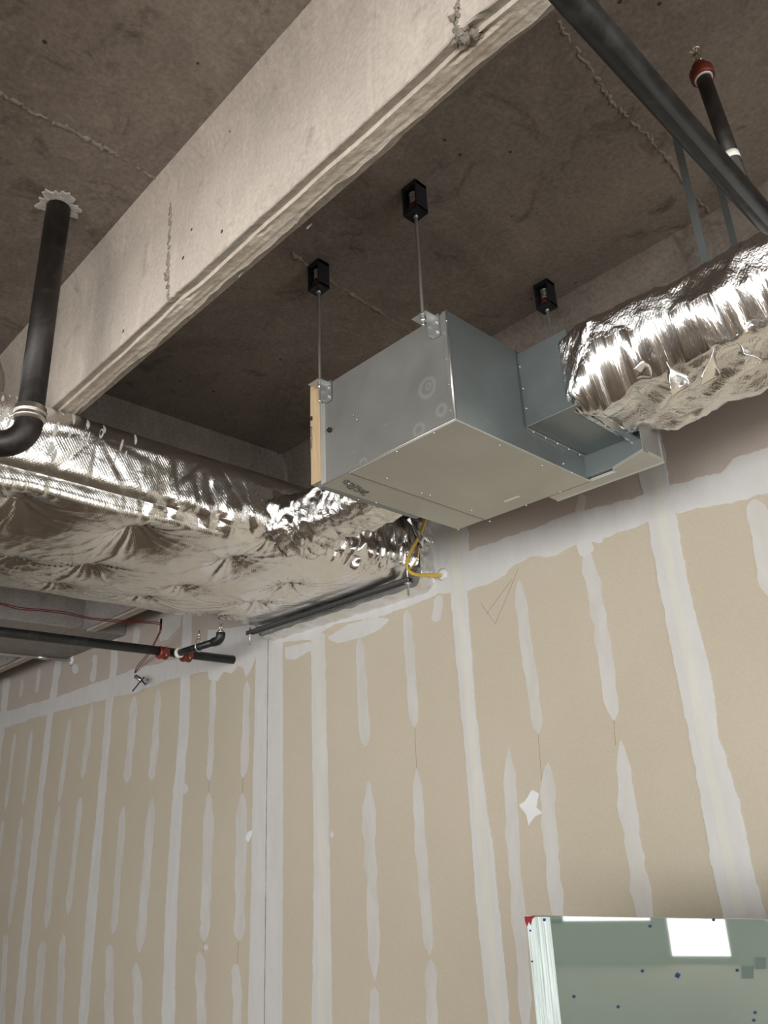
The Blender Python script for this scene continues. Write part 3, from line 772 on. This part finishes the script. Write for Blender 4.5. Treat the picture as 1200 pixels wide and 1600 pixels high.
# handwriting on the underside
def stroke(bm, pts, r=.0014):
    pp = smoothpath([P(530 + x/17.14, 740 + y/17.14, 'Z', .5455) + Vector((0, 0, -.0012)) for x, y in pts], 5); tube(bm, pp, r, 6)
bm = bmesh.new()
stroke(bm, [(120, 240), (150, 195), (220, 185), (270, 212), (230, 262), (150, 268), (120, 240)])
stroke(bm, [(315, 255), (410, 300), (350, 330), (240, 320), (205, 345), (280, 405), (300, 415)])
stroke(bm, [(530, 325), (400, 370), (285, 410)])
stroke(bm, [(590, 385), (555, 375), (500, 400), (555, 435), (520, 470), (440, 468), (380, 425)])
stroke(bm, [(600, 420), (690, 480), (800, 490), (680, 512), (600, 485), (565, 495), (610, 540), (640, 568), (690, 575)])
obj('marker_writing', bm, M['marker'], pl)
# brackets with bolts
def bracket(x, y, side):
    b = bmesh.new()
    zt = WZ(BZ1) + .004
    box(b, (x - .035, y - .052, zt - .004), (x + .035, y, zt))                       # plate under the nut
    box(b, (x + .014, y - .004, zt - .092), (x + .05, y - .0, zt))                     # leg against the box
    box(b, (x + .014, y - .030, zt - .088), (x + .018, y - .0, zt))
    o = obj('mounting_bracket', b, M['galv_bright'], pl)
    for dz in (-.03, -.07):
        obj('bolt', newtube([(x + .036, y - .004, zt + dz), (x + .036, y - .011, zt + dz)], .007, 6), M['zinc'], o)
bracket(-.690*S, BY0 - .002, 1); bracket(-.948*S, BY0 - .004, 1)
b = bmesh.new(); box(b, (-.70*S - .03, BY1, WZ(BZ1) - .004), (-.70*S + .03, BY1 + .05, WZ(BZ1))); box(b, (-.70*S + .01, BY1, WZ(BZ1) - .09), (-.70*S + .04, BY1 + .004, WZ(BZ1)))
obj('mounting_bracket', b, M['galv_bright'], pl)

# timber batten at the left end of the plenum
bt = thing('timber_batten', (0, 0, 0), 'upright pine batten fixed to the left end of the sheet-metal plenum', 'wood board')
TX0, TX1 = BX0 - .068, BX0 - .036
bm = newbox((TX0, BY0 - .006, WZ(.556*S)), (BX0 - .008, BY0 + .075, WZ(.752*S)), .002)
bmesh.ops.subdivide_edges(bm, edges=[e for e in bm.edges if abs(e.verts[0].co.z - e.verts[1].co.z) > .2], cuts=10)
for v in bm.verts: v.co.x += .002 * noise.noise(v.co * 6); v.co.y += .002 * noise.noise(v.co * 5 + Vector((9, 0, 0)))
obj('batten_body', bm, M['wood'], bt)
def text_mesh(name, body, size, mtx, m_, parent):
    cu = bpy.data.curves.new(name, 'FONT'); cu.body = body; cu.size = size; cu.extrude = .0004; cu.align_x = 'LEFT'
    tmp = bpy.data.objects.new(name, cu); COL.objects.link(tmp)
    dg = bpy.context.evaluated_depsgraph_get(); me = bpy.data.meshes.new_from_object(tmp.evaluated_get(dg))
    bpy.data.objects.remove(tmp); me.transform(mtx); me.materials.clear(); me.materials.append(m_)
    o = bpy.data.objects.new(name, me); COL.objects.link(o); o.parent = parent; return o
q = P(491, 666, 'Y', .80)
mt = Matrix.Translation((TX0 + .006, BY0 - .0125, q.z)) @ Matrix(((0, 1, 0, 0), (0, 0, -1, 0), (-1, 0, 0, 0), (0, 0, 0, 1)))
text_mesh('printed_stamp', 'Round Timber', .017, mt, M['marker'], bt)
obj('ink_mark', newbox((TX0 + .005, BY0 - .0125, P(489, 651, 'Y', .8).z), (TX0 + .017, BY0 - .011, P(489, 657, 'Y', .8).z)), M['marker'], bt)

# ------------------------------------------------------------------ threaded rods on vibration isolators
def hanger(x, y, zbot, label):
    c = W(x, y, 1); h = .135; hw = .037; hd = .031
    t = thing('vibration_hanger', (c.x, c.y, ZC), label, 'pipe hanger', 'threaded-rod hangers carrying the sheet-metal plenum')
    b = bmesh.new(); th = .007
    box(b, (-hw, -hd, -h), (hw, hd, -h + .016), 0, .003)
    box(b, (-hw, -hd, -.022), (hw, hd, -.001), 0, .003)
    box(b, (-hw, -hd, -h), (-hw + th, hd, -.001), 0, .002)
    box(b, (hw - th, -hd, -h), (hw, hd, -.001), 0, .002)
    obj('hanger_housing', b, M['rubber'], t)
    sp = []
    for i in range(61):
        a = i / 60 * 2 * math.pi * 4; sp.append(Vector((.017*math.cos(a), .017*math.sin(a), -.086 + .046*i/60)))
    obj('spring', newtube(sp, .0032, 6), M['galv_bright'], t)
    obj('spring_cup', newtube([(0, 0, -h + .022), (0, 0, -h + .027), (0, 0, -h + .045)], [.027, .027, .023], 16), M['redcup'], t)
    obj('washer', newtube([(0, 0, -.040), (0, 0, -.036)], .022, 16), M['zinc'], t)
    b = newtube([(0, 0, -h - .012), (0, 0, -h - .001)], .010, 6); obj('rod_nut', b, M['zinc'], t)
    # threaded rod: fine ribs
    L = ZC - zbot; pth = []; rr = []
    nth = int(L / .006)
    for i in range(nth + 1):
        pth.append(Vector((0, 0, -.06 - (L - .06) * i / nth))); rr.append(.0068 if i % 2 else .0056)
    obj('threaded_rod', newtube(pth, rr, 8), M['zinc'], t)
    if zbot < WZ(BZ1):
        for z in (WZ(BZ1) + .012, WZ(BZ1) - .012): obj('rod_nut', newtube([(0, 0, z - ZC - .006), (0, 0, z - ZC + .006)], .012, 6), M['zinc'], t)
        obj('rod_washer', newtube([(0, 0, WZ(BZ1) - ZC + .004), (0, 0, WZ(BZ1) - ZC + .007)], .019, 12), M['zinc'], t)
    return t
hanger(-.948, .792, P(506, 630, 'Y', .8).z, 'black isolator and threaded rod carrying the left end of the plenum, above the timber batten')
hanger(-.690, .788, P(671, 513, 'Y', .8).z, 'black isolator and threaded rod carrying the front right corner of the plenum, highest in view')
hanger(-.699, 1.172, WZ(BZ1) - .06, 'black isolator and threaded rod going down behind the plenum beside the right foil duct')

# ------------------------------------------------------------------ cast-iron drain
dr = thing('drain_pipe', (0, 0, 0), 'vertical black cast-iron drain pipe dropping from the slab to an elbow', 'pipe')
c = W(-1.119, .365, 0); zf = P(57, 648, 'X', -1.119).z; rp = .0445
obj('pipe_run', newtube([(c.x, c.y, ZC + .02), (c.x - .01, c.y + .002, (ZC + zf) / 2), (c.x - .012, c.y + .004, zf)], rp, 28), M['iron'], dr)
bx, by = c.x - .012, c.y + .004
d = Vector((-.67, -.74, 0)).normalized(); R = .075
path = [Vector((bx, by, zf - .0))] + arc(Vector((bx, by, zf - .035)) + d*R, -d*R, Vector((0, 0, -R)), 14) + [Vector((bx, by, zf - .035 - R)) + d*(R + .08)]
obj('elbow', newtube(path, .046, 28), M['iron'], dr)
bmc = bmesh.new()
prof = [(0, .0475), (.004, .052), (.016, .051), (.018, .054), (.026, .054), (.028, .051), (.038, .051), (.040, .054), (.048, .054), (.050, .0505), (.058, .0475)]
tube(bmc, [(bx, by, zf + .028 - z) for z, r in prof], [r for z, r in prof], 30)
obj('band_coupling', bmc, M['band'], dr)
e0 = path[-1]
bmc = bmesh.new(); tube(bmc, [e0 + d*(z - .005) for z, r in prof], [r for z, r in prof], 30); obj('band_coupling', bmc, M['band'], dr)
obj('pipe_run', newtube([e0, e0 + d*.20, e0 + d*.24 + Vector((.01, -.03, 0)), e0 + d*.24 + Vector((.01, -.10, 0)), e0 + d*.24 + Vector((.01, -1.0, 0))], rp, 28), M['iron'], dr)
bm = bmesh.new(); cc = bm.verts.new((c.x, c.y, ZC - .004)); rim = []; rim2 = []
for k in range(48):
    a = 2*math.pi*k/48; r = .075 + .035*noise.noise(Vector((math.cos(a)*1.8, math.sin(a)*1.8, 4))) + rnd.uniform(-.008, .012)
    rim.append(bm.verts.new((c.x + r*math.cos(a), c.y + r*math.sin(a), ZC - .004 - rnd.uniform(0, .003)))); rim2.append(bm.verts.new((c.x + r*1.03*math.cos(a), c.y + r*1.03*math.sin(a), ZC + .002)))
for k in range(48):
    bm.faces.new((cc, rim[(k+1) % 48], rim[k])); bm.faces.new((rim[k], rim[(k+1) % 48], rim2[(k+1) % 48], rim2[k]))
obj('sealant_patch', bm, M['seal'], dr, label='white ragged sealant round the pipe hole')

# ------------------------------------------------------------------ sprinkler main, upper right
mp = thing('sprinkler_main', (0, 0, 0), 'thick black steel pipe crossing the upper right corner below the slab', 'pipe')
px_, pz_ = -.2235*S, WZ(.695*S); r0 = .0325
obj('pipe_run', newtube([(px_, -.6*S, pz_), (px_, .5*S, pz_), (px_ + .004, .928*S, pz_)] + [Vector(v) for v in arc((px_ + .04, .928*S, pz_), (-.036, 0, 0), (0, .04, 0), 8)] + [(ROOM_X1 - .5, .928*S + .04, pz_)], r0, 32), M['pipe'], mp)
tb = Vector((px_ + .012, P(1153, 290, 'Z', .70).y, pz_)); tt = P(1090, 98, 'Y', .855); tt = Vector((tb.x - .025, tb.y + .002, WZ(.884*S)))
ax = (tt - tb).normalized()
rs = thing('sprinkler_riser', tb, 'short black riser with red fitting and upright sprinkler head above the big black pipe', 'sprinkler')
L = (tt - tb).length
o = obj('riser_pipe', newtube([Vector((0, 0, 0)) + ax*.02, ax*L], .0215, 20), M['iron'], rs)
obj('paper_label', newtube([ax*(.098), ax*(.122)], .0222, 20), M['white'], rs)
obj('collar_ring', newtube([ax*(L - .004), ax*(L + .006)], .026, 20), M['white'], rs)
obj('red_reducer', newtube([ax*(L + .0), ax*(L + .004), ax*(L + .032), ax*(L + .036), ax*(L + .056), ax*(L + .062)], [.030, .034, .034, .026, .022, .014], 20), M['redpaint'], rs)
bm = bmesh.new(); tube(bm, [ax*(L + .06), ax*(L + .075)], .011, 12)
for sgn in (-1, 1): tube(bm, [ax*(L + .07) + Vector((sgn*.008, 0, 0)), ax*(L + .09) + Vector((sgn*.013, 0, 0)), ax*(L + .112) + Vector((sgn*.004, 0, 0))], .0028, 6)
tube(bm, [ax*(L + .074), ax*(L + .108)], .003, 8)
obj('sprinkler_head', bm, M['chrome'], rs)
obj('deflector', newtube([ax*(L + .112), ax*(L + .114), ax*(L + .117)], [.021, .022, .019], 16), M['chrome'], rs)

# ------------------------------------------------------------------ branch sprinkler line, lower left
sl = thing('sprinkler_line', (0, 0, 0), 'thin black sprinkler pipe running into the drywall below the big foil duct', 'pipe')
LX, LZ = -2.163*S, WZ(.514*S); r1 = .0305
obj('pipe_run', newtube([(LX, -.3*S, LZ), (LX, WY + .03, LZ + .012)], r1, 20), M['pipe'], sl)
def groove_coupling(y, dd=(0, 1, 0)):
    b = bmesh.new(); c = Vector((LX, y, LZ)); D = Vector(dd)
    tube(b, [c - D*.034, c - D*.030, c - D*.018, c - D*.014, c + D*.014, c + D*.018, c + D*.030, c + D*.034], [.034, .043, .045, .041, .041, .045, .043, .034], 18)
    for sgn in (-1, 1):
        box(b, (c.x + sgn*.036, y - .022, LZ - .018), (c.x + sgn*.062, y + .022, LZ + .018), 0, .004)
    o = obj('red_coupling', b, M['redpaint'], sl)
    for sgn in (-1, 1): obj('bolt', newtube([(c.x + sgn*.05, y, LZ - .03), (c.x + sgn*.05, y, LZ + .03)], .006, 8), M['zinc'], o)
yA, yB, yT = 1.178*S, 1.258*S, 1.218*S
groove_coupling(yA); groove_coupling(yB)
e1 = P(342, 1001, 'Z', .528)
e1 = Vector((e1.x, e1.y, e1.z)); b0 = Vector((LX, yT, LZ))
dd = (e1 - b0).normalized()
obj('tee_collar', newtube([b0 + dd*.03, b0 + dd*.055], .036, 18), M['white'], sl)
obj('branch_pipe', newtube([b0, e1], .0245, 18), M['pipe'], sl)
el = [e1 - dd*.05, e1 - dd*.02] + [e1 - dd*.02 + dd*.035*math.sin(t*math.pi/16) + Vector((0, 0, .035*(1 - math.cos(t*math.pi/16)))) for t in range(1, 9)] + [e1 + dd*.015 + Vector((0, 0, .05))]
obj('elbow', newtube(el, .031, 18), M['pipe'], sl)
hb = el[-1]
bm = bmesh.new(); tube(bm, [hb, hb + Vector((0, 0, .012))], .022, 12)
tube(bm, [hb + Vector((0, 0, .012)), hb + Vector((0, 0, .02))], .014, 12)
for sgn in (-1, 1): tube(bm, [hb + Vector((sgn*.008, 0, .018)), hb + Vector((sgn*.014, 0, .04)), hb + Vector((sgn*.003, 0, .06))], .003, 6)
tube(bm, [hb + Vector((0, 0, .06)), hb + Vector((0, 0, .063))], .016, 14)
obj('sprinkler_head', bm, M['chrome'], sl)
hc = b0.lerp(e1, .55)
pr = Vector((-dd.y, dd.x, 0)).normalized()
ring = thing('ring_hanger', hc, 'small wire ring hanger around the short branch of the sprinkler line', 'pipe hanger')
rp_ = [pr*(.030*math.cos(a)) + Vector((0, 0, .0 + (.030 if math.sin(a) < 0 else .062)*math.sin(a))) for a in [2*math.pi*k/28 for k in range(29)]]
obj('ring', newtube(rp_, .0045, 8), M['zinc'], ring)
obj('hanger_rod', newtube([(0, 0, .060), (0, 0, (DZ0 + CAM_H) - hc.z + .02)], .005, 8), M['zinc'], ring)
obj('rod_nut', newtube([(0, 0, .058), (0, 0, .075)], .010, 6), M['zinc'], ring)

# ------------------------------------------------------------------ strut below the duct
yr = 1.352
a = P(388, 994, 'Y', yr); b_ = P(641, 910, 'Y', yr); zz = (a.z + b_.z)/2
st = thing('strut_channel', (0, 0, 0), 'long dark steel strut channel under the big foil duct at the wall', 'steel channel')
bm = bmesh.new(); hh, ww, tt_ = .026, .041, .003
yy = a.y; zz += .004
box(bm, (a.x, yy - ww/2, zz), (b_.x, yy - ww/2 + tt_, zz + hh)); box(bm, (a.x, yy + ww/2 - tt_, zz), (b_.x, yy + ww/2, zz + hh))
box(bm, (a.x, yy - ww/2, zz + hh - tt_), (b_.x, yy + ww/2, zz + hh))
box(bm, (a.x, yy - ww/2, zz), (b_.x, yy - ww/2 + .010, zz + tt_)); box(bm, (a.x, yy + ww/2 - .010, zz), (b_.x, yy + ww/2, zz + tt_))
obj('channel', bm, M['strut'], st)
for xx, top in ((a.x + .02, zz + .05), (b_.x - .018, WZ(.70*S))):
    obj('threaded_rod', newtube([(xx, yy, zz - .075), (xx, yy, top)], .0055, 8), M['zinc'] if top < zz + .1 else M['zinc'], st)
    obj('rod_nut', newtube([(xx, yy, zz - .012), (xx, yy, zz - .001)], .011, 6), M['zinc'], st)
    obj('rod_washer', newtube([(xx, yy, zz - .003), (xx, yy, zz - .0)], .019, 10), M['zinc'], st)

# ------------------------------------------------------------------ wires, conduit
cd = thing('steel_conduit', (0, 0, 0), 'thin bare steel conduit under the far girder ending at the drywall, lower left', 'conduit')
a = P(0, 1021, 'X', -3.42); b_ = P(104, 1031, 'X', -3.42); a2 = b_ + (a - b_)*2.5
obj('conduit_run', newtube([a2, (b_.x, WY + .01, b_.z)], .016, 14), M['conduit'], cd)
k = b_.lerp(a, .36); obj('coupling', newtube([k + (a - k).normalized()*.05, k - (a - k).normalized()*.05], .021, 14), M['galv_bright'], cd)
bm = bmesh.new(); tube(bm, [(b_.x, WY - .02, b_.z), (b_.x, WY - .002, b_.z)], [.026, .055], 14, jitter=.15); obj('compound_patch', bm, M['mud_blob'], cd)

wr = thing('red_wire_pair', (0, 0, 0), 'pair of thin red wires below the big duct hanging down to a wall clip', 'wire')
def wpt(px, py, x): return P(px, py, 'X', x)
for off, sd in ((0, 0), (2.2, 1)):
    up = [wpt(x, y + off + (sd*.8 if i % 2 else 0), -2.42) for i, (x, y) in enumerate([(-60, 934), (-20, 939), (0, 942), (30, 949), (60, 952), (100, 956), (140, 965), (185, 969), (225, 971), (249, 973)])]
    tip = up[-1]
    dn = [P(250 + off*.8, 984, 'Y', 1.28), P(243 + off*.8, 1000, 'Y', 1.33), P(230 + off*.5 + sd*2, 1022, 'Y', 1.38), P(215 + off*.8 + sd*2, 1040, 'Y', 1.41), P(210, 1052, 'Y', 1.425)]
    obj('wire', newtube(smoothpath(up + dn, 5), .0036, 6), M['redwire'], wr)
obj('cable_tie', newtube([P(252, 967, 'X', -2.42), P(251, 984, 'X', -2.42)], .009, 8), M['rubber'], wr)
cl = thing('wall_clip', (0, 0, 0), 'small grey bridle clip with a black tie sticking out of the drywall', 'clip')
obj('clip_body', newtube([P(212, 1057, 'Y', 1.385), P(223, 1064, 'Y', 1.395)], .018, 10), M['galv_bright'], cl)
bm = bmesh.new(); tube(bm, [P(223, 1064, 'Y', 1.395), P(231, 1062, 'Y', 1.43)], .008, 8); tube(bm, [P(223, 1064, 'Y', 1.395), P(228, 1069, 'Y', 1.43)], .008, 8); obj('clip_prong', bm, M['galv_bright'], cl)
bm = bmesh.new(); tube(bm, [P(207, 1080, 'Y', 1.38), P(216, 1069, 'Y', 1.385), P(225, 1058, 'Y', 1.385)], .0055, 6); tube(bm, [P(218, 1058, 'Y', 1.385), P(227, 1070, 'Y', 1.385)], .0055, 6); obj('black_tie', bm, M['rubber'], cl)

yc = thing('yellow_cables', (0, 0, 0), 'yellow cables leaving the drywall beside the duct and looping up behind the plenum', 'cable')
for i, (o1, o2) in enumerate(((0, 0), (2.2, 1.5))):
    pp = [P(693, 897 + o1, 'Y', 1.43) + Vector((0, .02, 0)), P(670, 897.5 + o1, 'Y', 1.385), P(650, 896.5 + o1, 'Y', 1.34), P(639, 891 + o1, 'Y', 1.32), P(635 + o2, 880, 'Y', 1.31), P(641 + o2*1.2, 862, 'Y', 1.30), P(654 + o2*1.3, 838, 'Y', 1.285), P(663 + o2, 815, 'Y', 1.27), P(670 + o2, 790, 'Y', 1.25), P(676 + o2, 760, 'Y', 1.24)]
    obj('cable', newtube(smoothpath(pp, 6), .0058, 8), M['yellow'], yc)
pp = [P(655, 852, 'Y', 1.29), P(654, 868, 'Y', 1.30), P(648, 880, 'Y', 1.31), P(641, 889, 'Y', 1.32)]
obj('cable', newtube(smoothpath(pp, 6), .0035, 8), M['yellow'], yc)
bm = bmesh.new(); q = P(692, 897, 'Y', 1.43); tube(bm, [(q.x, WY - .012, q.z), (q.x, WY + .002, q.z)], [.018, .045], 12, jitter=.2); obj('compound_collar', bm, M['mud_blob'], yc)

# ------------------------------------------------------------------ stack of glass sheets, lower right
g0 = P(822, 1430, 'Y', 1.0); gd = Vector((.972110, .234523, 0)); gn = Vector((.234523, -.97211, 0))
def GP(px, py, lift=0.0):
    r = RIGHT * ((px - 600) / FPX) + DOWN * ((py - 800) / FPX) + FWD
    t = (g0 - CAMP).dot(gn) / r.dot(gn); return CAMP + r*t + gn*lift
gl = thing('glass_sheets', (g0.x, g0.y, 0), 'stack of large green-tinted glass sheets with blue tape squares standing before the drywall', 'glass')
gl.rotation_euler = (0, 0, math.atan2(gd.y, gd.x))
Hg = g0.z; Wg = 2.3
def m_glass():
    m = mat('tinted_glass', (.14, .17, .14), .03, 0.0, IOR=1.6); n = N(m)
    n.b.inputs['Coat Weight'].default_value = 1.0; n.b.inputs['Coat Roughness'].default_value = .015; n.b.inputs['Coat IOR'].default_value = 1.6
    co = n.coord((1, 1, .3)); a = n.noise(co, 1.2, 3, .5)
    n.col(n.mix(n.ramp(a, (.35, 0.), (.65, 1.)), (.13, .155, .125), (.165, .215, .18))); n.bump(n.noise(n.coord(), 1.6, 1), .03, .02); return m
M['glass'] = m_glass()
M['glass_edge'] = mat('glass_edge', (.16, .22, .19), .15, 0.0, IOR=1.5)
def m_film():
    m = mat('frosted_edge', (.6, .66, .64), .35); n = N(m); a = n.noise(n.coord((260, 260, 2.5)), 1.0, 6, .7, .9)
    n.col(n.mix(n.ramp(a, (.36, 0.), (.62, 1.)), (.26, .36, .31), (.74, .80, .79))); n.bump(a, .5, .004); return m
M['film'] = m_film()
for k in range(4):
    y0 = .014*k
    obj('glass_sheet', newbox((.001*k, y0, .0), (Wg, y0 + .012, Hg - .002*k), .001), M['glass'] if k == 0 else M['glass_edge'], gl)
# ground edges of the sheets seen at the left end
inv = Matrix.Rotation(-math.atan2(gd.y, gd.x), 4, 'Z') @ Matrix.Translation(-Vector((g0.x, g0.y, 0)))
def gl_patch(name, pts, m_, lift=.0012, th=.0008):
    b = bmesh.new(); A = [b.verts.new(inv @ GP(x, y, lift)) for x, y in pts]; f = b.faces.new(A)
    bmesh.ops.solidify(b, geom=[f], thickness=-th); bmesh.ops.recalc_face_normals(b, faces=b.faces); return obj(name, b, m_, gl)
ea = inv @ GP(823, 1434); eb = inv @ GP(862, 1434)
obj('frosted_edge', newbox((.001, -.0012, 0.0), (eb.x - ea.x - .004, -.0002, Hg - .004)), M['film'], gl)
gl_patch('red_mark', [(820, 1432), (838, 1431), (832, 1436), (830, 1446), (827, 1440), (824, 1448), (821, 1440)], M['redmark'], .003)
for x, y, s_, r_ in ((1016, 1447, 3, .1), (1115, 1437, 3, .1), (1004, 1517, 3, .8), (1059, 1524, 5, .5), (1152, 1516, 3, .1), (897, 1557, 3, .05), (966, 1573, 3, .4), (1180, 1582, 3, .1), (1178, 1594, 3, .05), (829, 1454, 2, .4), (832, 1502, 2, .4), (851, 1437, 3, .3)):
    pts = [(x + s_*math.cos(r_ + q), y + s_*math.sin(r_ + q)) for q in (math.pi/4, 3*math.pi/4, 5*math.pi/4, 7*math.pi/4)]
    gl_patch('blue_tape', pts, M['bluetape'], .0026)
for x, y, wx, wy in ((1168, 1519, 9, 10), (1188, 1505, 8, 9), (870, 1440, 7, 3)):
    gl_patch('paper_label', [(x - wx, y - wy), (x + wx, y - wy), (x + wx, y + wy), (x - wx, y + wy)], M['glass_edge'], .0022)
